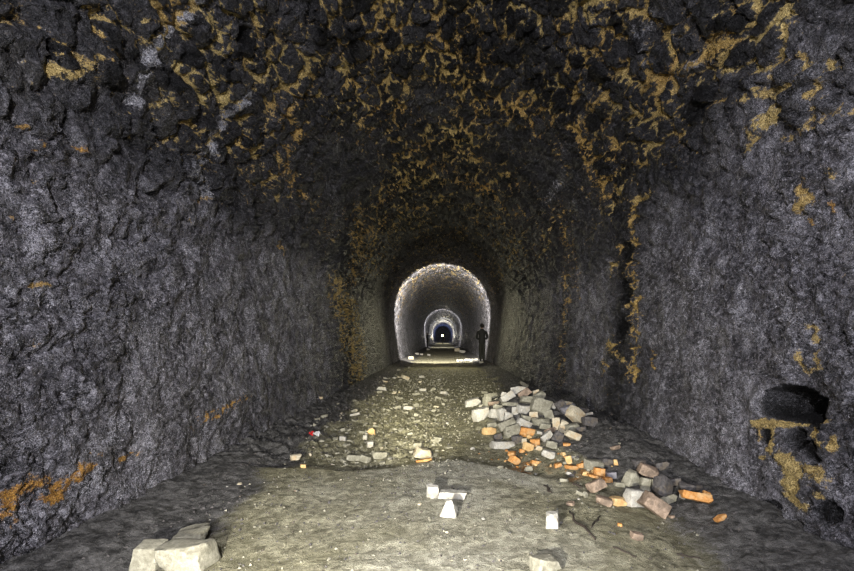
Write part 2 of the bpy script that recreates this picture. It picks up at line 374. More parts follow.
    grey = np.clip(nearlow*(.85+.9*fbm(x+5, y, z+4, .9, 3))*(1-strip)*(1-.55*ss(6, 13, y)), 0, 1)
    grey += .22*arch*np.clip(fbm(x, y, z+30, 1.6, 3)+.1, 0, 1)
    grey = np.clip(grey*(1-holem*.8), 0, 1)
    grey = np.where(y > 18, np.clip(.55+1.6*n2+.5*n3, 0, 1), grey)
    ochre = np.where(y > 18, ochre*.9+.35*np.clip(fbm(x, y, z, 3, 3)*2, 0, 1)*arch, ochre)
    soot_shade = np.clip(.75*proud+.55*ss(.62, .98, ang)*(.6+cl)+holem*1.3+.55*arch*(1-joint2)*ss(.35, .6, idv)+.5*strip*(x*0+1)*(1-joint), 0, 1)  # holes and niche get their inner darkness painted in here too
    far = y > 18
    soot_shade = np.where(far, np.clip(soot_shade+.75*ss(.45, .9, ang), 0, 1), np.clip(soot_shade+.35*ss(7, 15, y), 0, 1))  # also darkened with distance down the mid bore
    grey = np.where(y > 45, .7, grey); ochre = np.where(y > 45, 0, ochre)
    # joints recessed
    d += .018*joint*rough*near
    P = np.stack([X0+NX*d.reshape(shp), Y, Z0+NZ*d.reshape(shp)], -1)
    A = dict(ochre=ochre.reshape(shp), rust=rust.reshape(shp), pale=pal.reshape(shp), grey=grey.reshape(shp), soot_shade=soot_shade.reshape(shp))
    cut = lambda a, b: ({k: v[:, a:b+1] for k, v in A.items()})
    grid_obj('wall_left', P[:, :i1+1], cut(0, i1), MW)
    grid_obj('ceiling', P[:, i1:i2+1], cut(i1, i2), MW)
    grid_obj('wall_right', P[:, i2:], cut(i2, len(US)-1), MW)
build_bore()

# ------------------------------------------------------------------ floor
EDGE = [(-2.4, 3.9), (-1.25, 3.86), (-.85, 3.80), (-.4, 3.92), (-.1, 4.12), (.15, 4.15), (.5, 3.88), (.8, 3.6), (1.3, 3.25), (1.7, 2.9), (2.4, 2.6)]
EX = np.array([p[0] for p in EDGE]); EY = np.array([p[1] for p in EDGE])
def mound(x, y):
    h = .40*np.exp(-(((x-1.13)/.62)**2+((y-6.15)/1.05)**2)**1.35)
    h = h+.13*np.exp(-((x-1.35)/.5)**2-((y-4.3)/.75)**2)
    h = h+.16*np.exp(-((x-1.75)/.42)**2-((y-5.0)/1.1)**2)
    return h
def ground(x, y, fine=True):
    x = np.asarray(x, float); y = np.asarray(y, float); o = x*0
    n = fbm(x, y, o, .9, 3)*.035*ss(1.5, 4, y+1.5)
    ed = np.interp(x, EX, EY)+.06*fbm(x, y*0, o+4, 3, 3)
    led = .065*ss(.03, -.03, y-ed)*ss(-2.0, -1.2, x)*ss(1.5, .9, x)
    z = n*.6+led-.05+mound(x, y)
    side = ss(1.35, 2.15, np.abs(x+fbm(x, y, o+9, 1.2, 2)*.25)); z = z+side*.13
    rub = ss(.25, -.35, x+.15*(y-6)*.3)*ss(4.0, 4.5, y)*ss(13, 7, y)
    if fine:
        w = .38+1.9*rub+1.0*side+.8*ss(3.2, 4.6, y)*ss(.3, 1.0, x)
        z = z+.020*w*fbm(x, y, o+2, 6, 4, .6)+.009*w*perlin(x*34, y*34, o)
        eg, ig = worley(x+.05*n, y+.05, .10, 5); z = z+.020*w*(ig-.4)*ss(0, .25, eg)*ss(3.6, 4.4, y)*ss(30, 10, y)
        z = z+.012*(1+1.2*ss(4, 6, y))*fbm(x*.6, y*1.8, o+20, 3, 3)
    return z
GX = np.linspace(-2.35, 2.35, 236); GYV = YR[YR < 112]
_gx, _gy = np.meshgrid(GX, GYV)
_GZ = ground(_gx.reshape(-1), _gy.reshape(-1)).reshape(_gx.shape)
_ground_full = ground
def ground(x, y, fine=True):
    if np.ndim(x): return _ground_full(x, y, fine)
    x = min(max(x, -2.34), 2.34); y = min(max(y, -3.9), 109.)
    fx = (x+2.35)/(GX[1]-GX[0]); i = int(fx); fx -= i
    j = min(int(np.searchsorted(GYV, y))-1, len(GYV)-2); fy = (y-GYV[j])/(GYV[j+1]-GYV[j])
    a = _GZ[j, i]*(1-fx)+_GZ[j, i+1]*fx; b = _GZ[j+1, i]*(1-fx)+_GZ[j+1, i+1]*fx
    return a*(1-fy)+b*fy
def build_floor():
    XS = np.linspace(-2.35, 2.35, 370)
    X, Y = np.meshgrid(XS, YR); shp = X.shape
    x = X.reshape(-1); y = Y.reshape(-1); o = x*0
    z = ground(x, y)
    n = fbm(x, y, o, 1.3, 4)
    cen = np.where(x < 0, 1.45+.5*n+.08*np.clip(4-y, 0, 2), 1.38+.5*n)
    cen = cen-.35*ss(3.9, 2.2, y)*(x < 0)
    soot_shade = ss(-.30, .35, np.abs(x)-cen)
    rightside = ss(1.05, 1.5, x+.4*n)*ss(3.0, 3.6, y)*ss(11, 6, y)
    soot_shade = np.clip(np.maximum(soot_shade, rightside)+.9*ss(.10, .2, mound(x, y)), 0, 1)  # shade between the piled bricks painted in with the sooty sides
    ed = np.interp(x, EX, EY)
    clay = ss(.05, -.15, y-ed)*np.clip(.55+1.4*fbm(x+4, y, o, 1.1, 3), 0, 1)*ss(1.4, .4, np.abs(x-.0))
    clay = np.maximum(clay, 1.*ss(.35, .1, np.abs(y-ed+.22))*ss(.75, .4, np.abs(x-.25)))
    rust = np.exp(-((x-.75)/.40)**2-((y-4.0)/.22)**2)*.75+.8*np.exp(-((x-1.15)/.35)**2-((y-3.65)/.15)**2)+.35*np.exp(-((x+.55)/.4)**2-((y-4.2)/.2)**2)
    rust = rust*np.clip(.6+1.2*fbm(x, y, o+8, 5, 3), 0, 1)
    P = np.stack([X, Y, z.reshape(shp)], -1)
    r = lambda a: a.reshape(shp)
    grid_obj('floor', P, dict(soot_shade=r(soot_shade), clay=r(clay), rust=r(rust)), MF)
build_floor()
# far end of the bore, closed by a bare rock face
def build_end():
    bm = bmesh.new(); n = 40; rnd = random.Random(3)
    rings = []
    for k in range(7):
        s = 1-k/7; ring = []
        for i in range(n):
            a = 2*PI*i/n
            ring.append(bm.verts.new((2.7*s*math.cos(a), 138.0+rnd.uniform(-.2, .2)+.25*k, 2.1+2.9*s*math.sin(a))))
        rings.append(ring)
    c = bm.verts.new((0, 139.8, 2.1))
    for k in range(6):
        for i in range(n): bm.faces.new((rings[k][i], rings[k][(i+1) % n], rings[k+1][(i+1) % n], rings[k+1][i]))
    for i in range(n): bm.faces.new((rings[6][i], rings[6][(i+1) % n], c))
    me = bpy.data.meshes.new('wall_back'); bm.to_mesh(me); bm.free(); me.materials.append(MW)
    for nm, v in (('ochre', 0), ('rust', 0), ('pale', 0), ('grey', .6), ('soot_shade', 0)):
        a = me.attributes.new(nm, 'FLOAT', 'POINT'); a.data.foreach_set('value', np.full(len(me.vertices), v, np.float32))
    o = bpy.data.objects.new('wall_back', me); COL.objects.link(o); o['kind'] = 'structure'
build_end()

# ------------------------------------------------------------------ stones
def tag(o, label, cat, group=None):
    o['label'] = label; o['category'] = cat
    if group: o['group'] = group
    return o
def hull_mesh(name, pts, mat, bev, detail, seed):
    bm = bmesh.new()
    for p in pts: bm.verts.new(p)
    r = bmesh.ops.convex_hull(bm, input=bm.verts)
    bmesh.ops.delete(bm, geom=list({g for g in r['geom_interior']+r['geom_unused'] if isinstance(g, bmesh.types.BMVert)}), context='VERTS')
    bmesh.ops.dissolve_limit(bm, angle_limit=.12, verts=bm.verts, edges=bm.edges)
    bmesh.ops.recalc_face_normals(bm, faces=bm.faces)
    bmesh.ops.bevel(bm, geom=list(bm.edges), offset=bev, segments=2, profile=.6, affect='EDGES', clamp_overlap=True)
    if detail:
        bmesh.ops.triangulate(bm, faces=bm.faces)
        mx = max((v.co.length for v in bm.verts))
        for _ in range(detail):
            es = [e for e in bm.edges if e.calc_length() > mx*.13]
            if es: bmesh.ops.subdivide_edges(bm, edges=es, cuts=1)
            bmesh.ops.triangulate(bm, faces=[f for f in bm.faces if len(f.verts) > 3])
        bm.normal_update()
        co = np.array([v.co[:] for v in bm.verts])/mx
        dn = fbm(co[:, 0]+seed, co[:, 1], co[:, 2], 3.2, 3)*mx*.075
        for v, q in zip(bm.verts, dn): v.co += v.normal*float(q)
    me = bpy.data.meshes.new(name); bm.to_mesh(me); bm.free()
    if detail: me.polygons.foreach_set('use_smooth', np.ones(len(me.polygons), bool))
    me.materials.append(M[mat] if isinstance(mat, str) else mat); me.update()
    return me
def block_pts(w, d, h, rnd, chips=2, jit=.17, wedge=0.):
    P = []
    cs = [(sx, sy, sz) for sx in (-1, 1) for sy in (-1, 1) for sz in (-1, 1)]
    chip = set(rnd.sample(range(8), chips))
    for i, (sx, sy, sz) in enumerate(cs):
        k = Vector((sx*w/2*(1+rnd.uniform(-jit, jit)-(wedge if sz > 0 else 0)), sy*d/2*(1+rnd.uniform(-jit, jit)), sz*h/2*(1+rnd.uniform(-jit, jit))))
        if i in chip:
            for ax, L in ((0, w), (1, d), (2, h)):
                q = k.copy(); q[ax] -= (sx, sy, sz)[ax]*L*rnd.uniform(.2, .6); P.append(q)
        else: P.append(k)
    return P
def lump_pts(w, d, h, rnd, n=15):
    P = []
    for _ in range(n):
        v = Vector((rnd.gauss(0, 1), rnd.gauss(0, 1), rnd.gauss(0, 1))).normalized()
        P.append(Vector((v.x*w/2, v.y*d/2, v.z*h/2))*rnd.uniform(.9, 1.12))
    return P
def hit(px, py):
    """where the line of sight through a photo pixel meets the ground or the rubble"""
    dx = (px-CX)/F; dz = (CY-py)/F; t = 1.2; dt = .03
    while t < 110:
        if CAMH+dz*t < float(ground(dx*t, t, False)): break
        t += dt; dt = max(.03, t*.006)
    return dx*t, t
RN = random.Random(11)
STN = []
def stone(px, py, w, h, roll, mat, label, kind='block', name='rubble_stone', cat='stone', group=None, yaw=None, pitch=None, sink=.12, detail=None, depthf=.7, dz=0., wedge=0., chips=None):
    """a stone whose centre stands at photo pixel px,py, w by h pixels across, on the ground there"""
    x, y = hit(px, py+h*.38)
    s = y/F
    W = w*s; H = max(h*s*.86, .012); D = max(W, H)*depthf
    if y > 15: D = W*.6
    bev = min(W, H, D)*.07
    rnd = random.Random(int(px*131+py*17+w))
    if chips is None: chips = rnd.choice((2, 3, 3, 4))
    pts = block_pts(W, D, H, rnd, chips, wedge=wedge) if kind == 'block' else lump_pts(W, D, H, rnd)
    if detail is None: detail = 2 if w > 20 else (1 if w > 8 else 0)
    me = hull_mesh(name, pts, mat, bev, detail, px*.13)
    o = bpy.data.objects.new(name, me); COL.objects.link(o)
    o.rotation_euler = Euler((math.radians(pitch if pitch is not None else rnd.uniform(-22, 4)), -math.radians(roll), math.radians(yaw if yaw is not None else rnd.uniform(-28, 28))), 'XYZ')
    R = o.rotation_euler.to_matrix(); zmin = min((R @ v.co).z for v in me.vertices)
    g = float(ground(x, y+D*.15))
    o.location = (x, y+D*.25, g-zmin-H*sink+dz)
    tag(o, label, cat, group); STN.append(o)
    return o
PG = 'broken bricks and stones heaped in the pile by the right wall'
PILE = [  # px, py, w, h, roll, material, kind, label
 (473,404,17,8,14,'W','wedge','white wedge-shaped brick at the left tip of the rubble pile'),
 (482,406,5,4,0,'W','','tiny white chip between the left tip wedge and the tall grey brick of the pile'),
 (487,402,6,14,-6,'G','','narrow grey-green brick standing on end near the left of the pile'),
 (492,397,14,6,10,'G','','grey-green brick lying across the top left of the pile'),
 (494,404,11,5,5,'B','','flat brown brick piece under the grey-green top left brick of the pile'),
 (481,417,16,12,12,'W','','big white brick block on the left flank of the pile'),
 (495,416,11,10,-12,'W','','squarish white block right beside the big white one on the left flank'),
 (505,396,8,6,-15,'W','','small white block just left of the slanting white brick near the top of the pile'),
 (508,401,15,8,30,'W','','bright white brick slanting up to the right below the pile top'),
 (502,414,8,14,8,'W','','tall narrow white brick in the middle left of the pile'),
 (510,416,9,10,-5,'W','','square white brick face right of the tall narrow white one'),
 (516,413,8,9,4,'W','','pale square brick tucked behind the square white face in the pile'),
 (510,406,15,4,-4,'G','','thin grey slab lying flat in the middle of the pile'),
 (519,392,15,8,8,'W','','long white brick at the top of the pile'),
 (524,386,9,4,-28,'G','','thin grey shard at the very peak of the pile'),
 (525,396,13,8,32,'B','','pinkish brown brick just under the peak of the pile'),
 (529,402,15,8,-12,'G','','grey brick with slanted top below the pinkish brown one'),
 (523,411,13,9,-8,'W','','white block with a dark notch in the centre of the pile'),
 (536,393,6,5,10,'C','','small cream piece right of the peak of the pile'),
 (540,398,11,9,22,'G','','grey block at the upper right shoulder of the pile'),
 (541,410,18,16,-18,'G','','largest grey stone of the pile with an orange spot on its face'),
 (551,407,10,6,-32,'W','','white edge of brick leaning on the right of the largest grey stone'),
 (549,416,9,9,20,'G','','small grey stone at the right foot of the largest grey stone'),
 (542,422,16,8,-3,'G','','flat grey-green brick directly below the largest grey stone'),
 (526,420,9,7,-15,'G','','small rounded grey stone left of the flat grey-green brick'),
 (561,408,9,9,30,'D','','dark stone at the back of the right end of the pile'),
 (569,404,8,4,-8,'C','','small cream chip behind the violet-grey brick'),
 (568,410,14,7,22,'V','','violet-grey brick lying across the right end of the pile'),
 (557,424,7,14,2,'C','','cream brick standing upright right of the pile centre'),
 (564,427,7,14,-24,'C','','cream brick leaning left beside the upright cream one'),
 (576,419,16,13,-38,'C','','large cream brick at the right end of the pile'),
 (573,429,13,9,10,'G','','dull grey stone under the large cream brick at the right end'),
 (590,423,14,11,-10,'D','','sooty stone with orange flecks beside the right wall, right of the pile'),
 (588,416,9,3,12,'W','','thin white shard behind the sooty stone by the right wall'),
 (508,427,17,9,22,'G','','long grey brick slanting up on the lower left of the pile'),
 (523,427,14,9,-25,'W','','whitish angular brick right of the long slanting grey one'),
 (512,434,16,12,14,'G','','smooth olive-grey brick with six-sided face at the front of the pile'),
 (527,433,14,10,-6,'O','','dark orange-brown brick right of the olive-grey six-sided one'),
 (489,433,13,8,-8,'Y','','tan brick with orange face at the lower left of the pile'),
 (492,426,9,5,12,'G','','small grey stone behind the tan brick at lower left of the pile'),
 (503,446,22,8,-5,'W','','long white brick lying in front of the pile'),
 (517,441,10,9,5,'D','','dark stone right of the long white front brick'),
 (498,439,9,7,15,'D','','dark grey stone above the long white front brick'),
 (524,441,5,6,0,'C','','tiny cream cube below the dark orange-brown brick'),
 (529,438,5,4,-10,'Y','','tiny tan chip touching the dark orange-brown brick'),
 (528,448,10,9,-22,'Y','','peach coloured brick corner at the front of the pile'),
 (536,443,9,9,8,'O','','bright orange brick corner right of the peach coloured one'),
 (547,439,11,7,32,'W','','pale oblong brick slanting up behind the grey wedge at the lower right'),
 (552,446,11,8,-14,'G','','grey wedge at the lower right of the pile'),
 (539,449,6,5,-10,'C','','small cream pebble right of the peach coloured brick'),
 (549,456,13,8,-10,'W','','bright cream brick with notched bottom in front of the lower right of the pile'),
 (522,451,5,5,0,'O','','small orange nub left of the peach coloured brick'),
 (540,434,5,3,-5,'W','','tiny white sliver right of the dark orange-brown brick'),
 (558,437,9,14,-32,'D','','dark slab leaning left in the lower right of the pile'),
 (573,438,14,8,-24,'C','','cream brick lying apart at the lower right of the pile'),
 (567,446,7,3,0,'O','','flat orange chip below the cream brick lying apart'),
 (551,432,10,6,12,'B','','brown stone under the upright cream brick'),
 (583,411,10,8,-12,'D','','dark block against the right wall behind the large cream brick'),
 (534,416,8,7,5,'C','','cream filler stone left of the small grey foot stone'),
 (498,409,9,6,-12,'G','','grey stone between the left block pair and the thin grey slab'),
 (545,428,10,6,-6,'G','','grey cobble in the hollow under the flat grey-green brick'),
 (582,430,9,6,15,'D','','small dark stone below right end of the pile'),
]
for px,py,w,h,r,m,k,lab in PILE:
    isb = 'brick' in lab
    stone(px,py,w,h,r,m,lab,name='brick' if isb else 'rubble_stone',cat='brick' if isb else 'stone',group=PG,sink=.22,wedge=.3 if k=='wedge' else 0, detail=1 if w>11 else 0, depthf=.6)
OG = 'pieces of orange brick strewn before the pile'
for px,py,w,h,r,m,lab in [
 (515,463,10,8,-32,'O','orange brick lump half buried below the long white front brick'),
 (569,461,6,9,14,'Y','orange-tan splinter standing up between the pile and the lone grey block'),
 (572,469,11,4,-6,'O','flat orange flake just below the standing orange-tan splinter'),
 (581,467,8,5,10,'O','orange flake left of the lone grey block'),
 (588,475,9,4,-4,'Y','tan-orange strip below the lone grey block'),
 (600,474,10,8,-8,'O','biggest orange lump, in front of the lone grey block'),
 (608,480,8,5,0,'O','orange cube at the right end of the orange scatter'),
 (596,481,14,3,-16,'O','long thin orange splinter below the biggest orange lump'),
 (558,467,7,4,10,'O','orange flake below the notched cream brick'),
 (512,454,7,4,0,'O','orange chip touching the underside of the long white front brick'),
 (535,464,8,4,-12,'O','low orange flake between the pile and the pale rounded boulder'),
 (697,503,25,9,-6,'O','large flat orange brick piece below the sooty boulder near the right wall'),
 (707,497,7,7,-20,'O','small orange piece at the right end of the large flat orange one'),
 (721,521,11,4,24,'O','lone thin orange sliver nearest the right wall'),
 (619,503,17,9,-6,'Y','tan-orange brick end left of the pale cut block'),
 (620,526,4,4,0,'O','tiny orange pebble on the dirt below the tan-orange brick end'),
 (616,465,4,6,5,'Y','small glowing orange chip on the dark slope above the pale cut block'),
 (424,463,15,3,10,'O','orange strip in place of the shadow under the pale wedge on the floor ledge'),  # thin orange piece standing in for the wedge's shadow
 (303,467,5,4,0,'Y','little peach pebble against the round pale cobble by the left wall')]:
    stone(px,py,w,h,r,m,lab,name='brick_fragment',cat='brick',group=OG if px<615 and px>505 else None,sink=.1)
for px,py,w,h,r,m,lab,kw in [
 (529,470,9,9,5,'G','small rounded pale boulder on the floor ledge before the pile',dict(kind='lump')),
 (595,466,17,11,-4,'G','lone grey block above the orange scatter at the wall foot',{}),
 (607,466,10,7,-8,'D','dark stone behind the right end of the lone grey block',{}),
 (616,451,9,4,8,'B','flat brown chip high on the dark slope by the right wall',{}),
 (632,480,17,15,3,'G','grey pyramid shaped stone above the pale cut block',dict(wedge=.55)),
 (598,492,17,10,20,'B','pinkish brown brick end below the orange scatter',{}),
 (585,496,7,9,6,'G','small round grey pebble left of the pinkish brown brick end',dict(kind='lump')),
 (605,504,15,8,-8,'B','low pinkish stone left of the tan-orange brick end',{}),
 (636,501,19,19,-6,'W','pale cut block with square face in the right hand cluster',dict(chips=1,pitch=-4,yaw=12)),
 (648,487,9,14,-14,'G','grey stone leaning behind the pale cut block',{}),
 (655,489,7,15,4,'G','thin grey slab standing right behind the pale cut block',{}),
 (649,476,17,12,-24,'B','brown angular stone at the top of the right hand cluster',{}),
 (664,493,15,21,-34,'D','dark slab leaning left in the right hand cluster',{}),
 (670,504,12,8,10,'G','flat grey stone at the foot of the dark leaning slab',{}),
 (657,511,24,18,-34,'B','largest brown rock, front of the right hand cluster',{}),
 (694,488,28,17,-4,'D','sooty boulder above the large flat orange brick piece',dict(kind='lump')),
 (683,498,4,7,-18,'W','small white sliver left of the sooty boulder',{}),
 (638,538,11,7,-5,'B','flat pinkish stone on the dirt in front of the right hand cluster',{}),
 (620,486,9,5,-4,'G','small grey stone between orange scatter and grey pyramid',{}),
 (612,478,9,7,4,'V','dark violet lump right of the orange cube',{}),
 (663,470,12,8,14,'D','dark stone on the slope above the brown angular stone',{}),
 (640,466,12,6,8,'D','dark flat stone upslope of the grey pyramid stone',{}),
 (676,484,10,8,12,'D','dark stone between the leaning slab and the sooty boulder',{}),
 (452,497.5,27,8,-2,'W','long white brick lying crosswise on the clay in mid floor',dict(yaw=-3,pitch=0,chips=1,depthf=.42,sink=.04,detail=2)),
 (433,494,11,13,-3,'W','pale block at the left end of the crosswise white brick',dict(pitch=0,yaw=8,sink=.05,detail=2)),
 (448,510,17,20,-4,'W','triangular white brick piece in front of the crosswise white brick',dict(wedge=.7,pitch=-10,yaw=-8,sink=.05,detail=2,chips=2,depthf=.5)),
 (553,525,12,15,2,'W','small white brick cube alone on the dirt right of centre',dict(pitch=0,yaw=-14,sink=.03,chips=1,depthf=1.,detail=2)),
 (545,568,30,14,0,'G','pale rock cut off by the bottom edge of the photo',dict(wedge=.45,sink=.1)),
 (146,561,24,27,-4,'G','upright grey stone block at the far bottom left',dict(yaw=8,pitch=-4,depthf=1.1,chips=1)),
 (183,562,46,27,3,'G','largest grey stone block at the bottom left, right of the upright one',dict(yaw=-3,pitch=-4,chips=2)),
 (187,543,30,11,8,'G','flat grey slab behind the largest grey block at the bottom left',dict(yaw=8,pitch=-4,chips=1,dz=.01)),
 (193,535,24,9,6,'G','thin grey slab at the very back of the bottom left stone group',dict(yaw=6,pitch=-4)),
 (295,462,14,12,0,'C','round pale cobble at the foot of the left wall',dict(kind='lump',detail=2,sink=0.,dz=.045)),
 (343,439,6,6,0,'W','tiny white cube right of the red and white scrap',dict(sink=.05,pitch=0)),
 (371,432,10,10,10,'Y','peach coloured stone in the middle of the grey chips',dict(kind='lump')),
 (370,445,6,7,0,'W','small white stone just below the peach coloured one',{}),
 (365,438,4,5,0,'W','tiny white chip left of the peach coloured stone',{}),
 (424,457,19,10,-16,'C','pale wedge shaped stone casting shadow on the floor ledge',dict(wedge=.3)),
 (365,460,10,8,-10,'G','squat grey stone in the chips at the ledge',{}),
 (353,461,14,6,-6,'G','flat grey stone left of the squat one at the ledge',{}),
 (379,458,13,7,-4,'G','blocky light grey stone right of the squat one at the ledge',{}),
 (436,442,13,7,0,'G','low smooth pale stone right of the chip field',dict(kind='lump')),
 (418,447,9,6,8,'G','small grey stone left of the low smooth pale one',{}),
 (354,416,9,3,10,'W','thin white sliver at the back left of the chip field',{}),
 (409,409,9,4,0,'W','white stone in the middle distance of the chip field',{}),
 (416,406,6,4,0,'G','grey stone touching the mid-distance white stone',{}),
 (382,390,9,4,-3,'W','pale flat stone near the foot of the left wall in middle distance',{}),
 (405,379,7,4,-22,'C','small cream brick piece farther down the left side of the path',{}),
 (422,377,5,3,0,'W','small white stone right of the far cream brick piece',{}),
 (423,391,7,3,0,'W','flat white chip midway along the path',{}),
 (433,391,5,3,20,'G','grey chip right of the flat white chip midway',{}),
 (444,394,6,3,0,'W','white chip at the right of the midway chips',{}),
 (320,400,5,3,0,'C','cream pebble up against the left wall foot',{}),
 (411,358.5,5,3.5,0,'C','cream stone by the left wall ahead of the bright ring',{}),
 (417,354,4,2,0,'W','white chip at left inside the first bright ring',{}),
 (421.5,354.5,3,1.6,0,'W','second white chip at left inside the first bright ring',{}),
 (429,355,3,2,0,'W','white chip left of centre inside the first bright ring',{}),
 (428,349.6,3,2,0,'W','white stone at the feet of the second distant person',{}),
 (457,350.5,5,3.4,0,'C','cream boulder right of centre deep in the tunnel',{}),
 (462,352,5,3,-10,'W','white boulder beside the deep cream one',{}),
 (484,393,6,3,0,'G','grey stone behind the left of the rubble pile',{}),
 (481,362.6,4,2,0,'W','white brick at the feet of the nearest person',{})]:
    isb = 'brick' in lab.split(' in ')[0]
    kw.setdefault('sink', .1)
    stone(px,py,w,h,r,m,lab,name='brick' if isb else 'rubble_stone',cat='brick' if isb else 'stone',**kw)
for k,(px,py,w) in enumerate([(458,361,3),(461.5,360.6,3.4),(465.5,360.3,3),(469,360.2,3.4),(472.5,359.8,3.2),(476,359.5,3.4),(463,362,3),(471,361.6,2.6)]):
    stone(px,py,w,2.4,RN.uniform(-20,20),'W','white brick in the low row left of the nearest person',name='brick',cat='brick',group='row of white bricks beside the nearest person')

def settle(objs, it=40):
    from mathutils.bvhtree import BVHTree
    T = []
    for o in objs:
        me = o.data; R = o.rotation_euler.to_matrix()
        vs = [R @ v.co*.93 for v in me.vertices]; T.append((vs, [tuple(p.vertices) for p in me.polygons], max(v.length for v in vs)))
    L = [o.location.copy() for o in objs]; tr = [None]*len(objs)
    mk = lambda i: BVHTree.FromPolygons([v+L[i] for v in T[i][0]], T[i][1])
    for i in range(len(objs)): tr[i] = mk(i)
    for k in range(it):
        ch = set()
        for i in range(len(objs)):
            for j in range(i):
                dv = L[i]-L[j]
                if dv.length > T[i][2]+T[j][2] or not tr[i].overlap(tr[j]): continue
                n = dv.normalized(); n = Vector((n.x*.35, n.y*1.3, n.z*.9)) ; st = .05*(T[i][2]+T[j][2])*.5
                L[i] += n*st; L[j] -= n*st; ch |= {i, j}
        for i in ch: tr[i] = mk(i)
        if not ch: break
    for o, l in zip(objs, L):
        g = float(ground(l.x, l.y)); vs = T[objs.index(o)][0]; zm = min(v.z for v in vs)
        l.z = max(l.z, g-zm-.05); o.location = l
settle([o for o in STN if o.location.y < 15])
# loose chips: countable, each its own object
def scatter(n, box, sizes, mats, label, group, keep=lambda x,y:True):
    protos = []
    for j in range(7):
        r = random.Random(j*7+len(label)); w=.05; h=r.uniform(.018,.032); d=r.uniform(.03,.05)
        pts = block_pts(w,d,h,r,3,.2) if j % 2 else lump_pts(w,d,h,r,12)
        protos.append(pts)
    base = []
    for j,p in enumerate(protos):
        base.append(hull_mesh('stone_chip', p, mats[j % len(mats)], .0025, 0, j))
    c = 0; tries = 0
    while c < n and tries < n*20:
        tries += 1
        px = RN.uniform(box[0], box[2]); py = RN.uniform(box[1], box[3])
        if not keep(px,py): continue
        x, y = hit(px, py)
        if abs(x) > 1.95: continue
        s = RN.uniform(*sizes)**1.0*y/F/.05
        o = bpy.data.objects.new('stone_chip', RN.choice(base)); COL.objects.link(o)
        o.location = (x, y, float(ground(x, y))+.005*s); o.scale = (s, s*RN.uniform(.7,1.2), s*RN.uniform(.8,1.3))
        o.rotation_euler = (RN.uniform(-.3,.3), RN.uniform(-.3,.3), RN.uniform(0, 6.28))
        tag(o, label, 'stone', group); c += 1
lw = lambda px,py: px > 443-(py-338)*1.62
nb = lambda px,py: lw(px,py) and px < 470
scatter(150,(310,392,450,466),(2.0,6.5),['G','G','W','G','C','G','G','G','O'],'small grey or white stone chip strewn on the left side of the path','chips left of the path',nb)
scatter(38,(370,366,440,398),(1.6,4.5),['G','W','G','C'],'tiny pale chip in the middle distance by the left wall','chips in the middle distance',lw)
scatter(45,(470,448,612,482),(1.8,5.5),['O','Y','O','G','O','W'],'small orange or grey crumb of brick in front of the rubble pile','crumbs before the rubble pile',lambda px,py: abs(py-(455+(px-500)*.19))<13)
scatter(24,(560,430,700,520),(2,7),['D','G','D','B'],'dull dark chip on the sooty slope along the right wall','chips along the right wall')
scatter(30,(210,480,720,566),(1.2,4),['G','W','G','C','B'],'scattered small pebble on the trodden dirt in the foreground','foreground pebbles')
scatter(10,(60,478,250,540),(1.5,4),['D','G','D'],'small dark pebble on the sooty ground by the left wall','pebbles by the left wall')

# fine grit nobody could count
def grit():
    n = 9000; r = np.random.RandomState(5)
    y = np.exp(r.uniform(np.log(1.9), np.log(17), n)); x = r.uniform(-1.85, 1.85, n)
    k = (x < .3-.02*y) | (r.rand(n) < .55); k &= (y > 4) | (r.rand(n) < .6); x = x[k]; y = y[k]; n = len(x)
    z = _ground_full(x, y); s = (.005+.009*r.rand(n)**2)*(.35+.20*y); s = np.minimum(s, .028)
    base = np.array([(1,0,0),(-.5,.8,0),(-.6,-.8,0),(.2,.1,.8),(.3,-.2,-.7),(-.3,.3,.5)], float)
    fa = [(0,1,3),(1,5,3),(1,2,5),(2,3,5),(2,0,3),(1,0,4),(2,1,4),(0,2,4)]
    V = (base[None]*r.uniform(.6, 1.3, (n, 6, 3)))*s[:, None, None]; a = r.uniform(0, 6.28, n); c, q = np.cos(a)[:, None], np.sin(a)[:, None]
    P = np.stack([V[..., 0]*c-V[..., 1]*q+x[:, None], V[..., 0]*q+V[..., 1]*c+y[:, None], V[..., 2]+z[:, None]+s[:, None]*.2], -1).reshape(-1, 3)
    FA = (np.array(fa)[None]+np.arange(n)[:, None, None]*6).reshape(-1, 3)
    me = bpy.data.meshes.new('gravel'); me.from_pydata(P.tolist(), [], FA.tolist()); me.update(); me.materials.append(M['G']); me.materials.append(M['D']); me.materials.append(M['C'])
    mi = np.repeat(r.choice([0, 0, 0, 1, 0], n), 8); mi = np.where(np.repeat((np.abs(x) > 1.2) | (y < 3.8), 8) & (mi != 1), np.repeat(r.choice([0, 1, 1], n), 8), mi); mi = np.where(np.repeat(np.abs(x) > 1.55, 8), 1, mi); me.polygons.foreach_set('material_index', mi.astype(np.int32))
    o = bpy.data.objects.new('gravel', me); COL.objects.link(o); tag(o, 'fine loose gravel and grit covering the dirt floor', 'gravel'); o['kind'] = 'stuff'
grit()
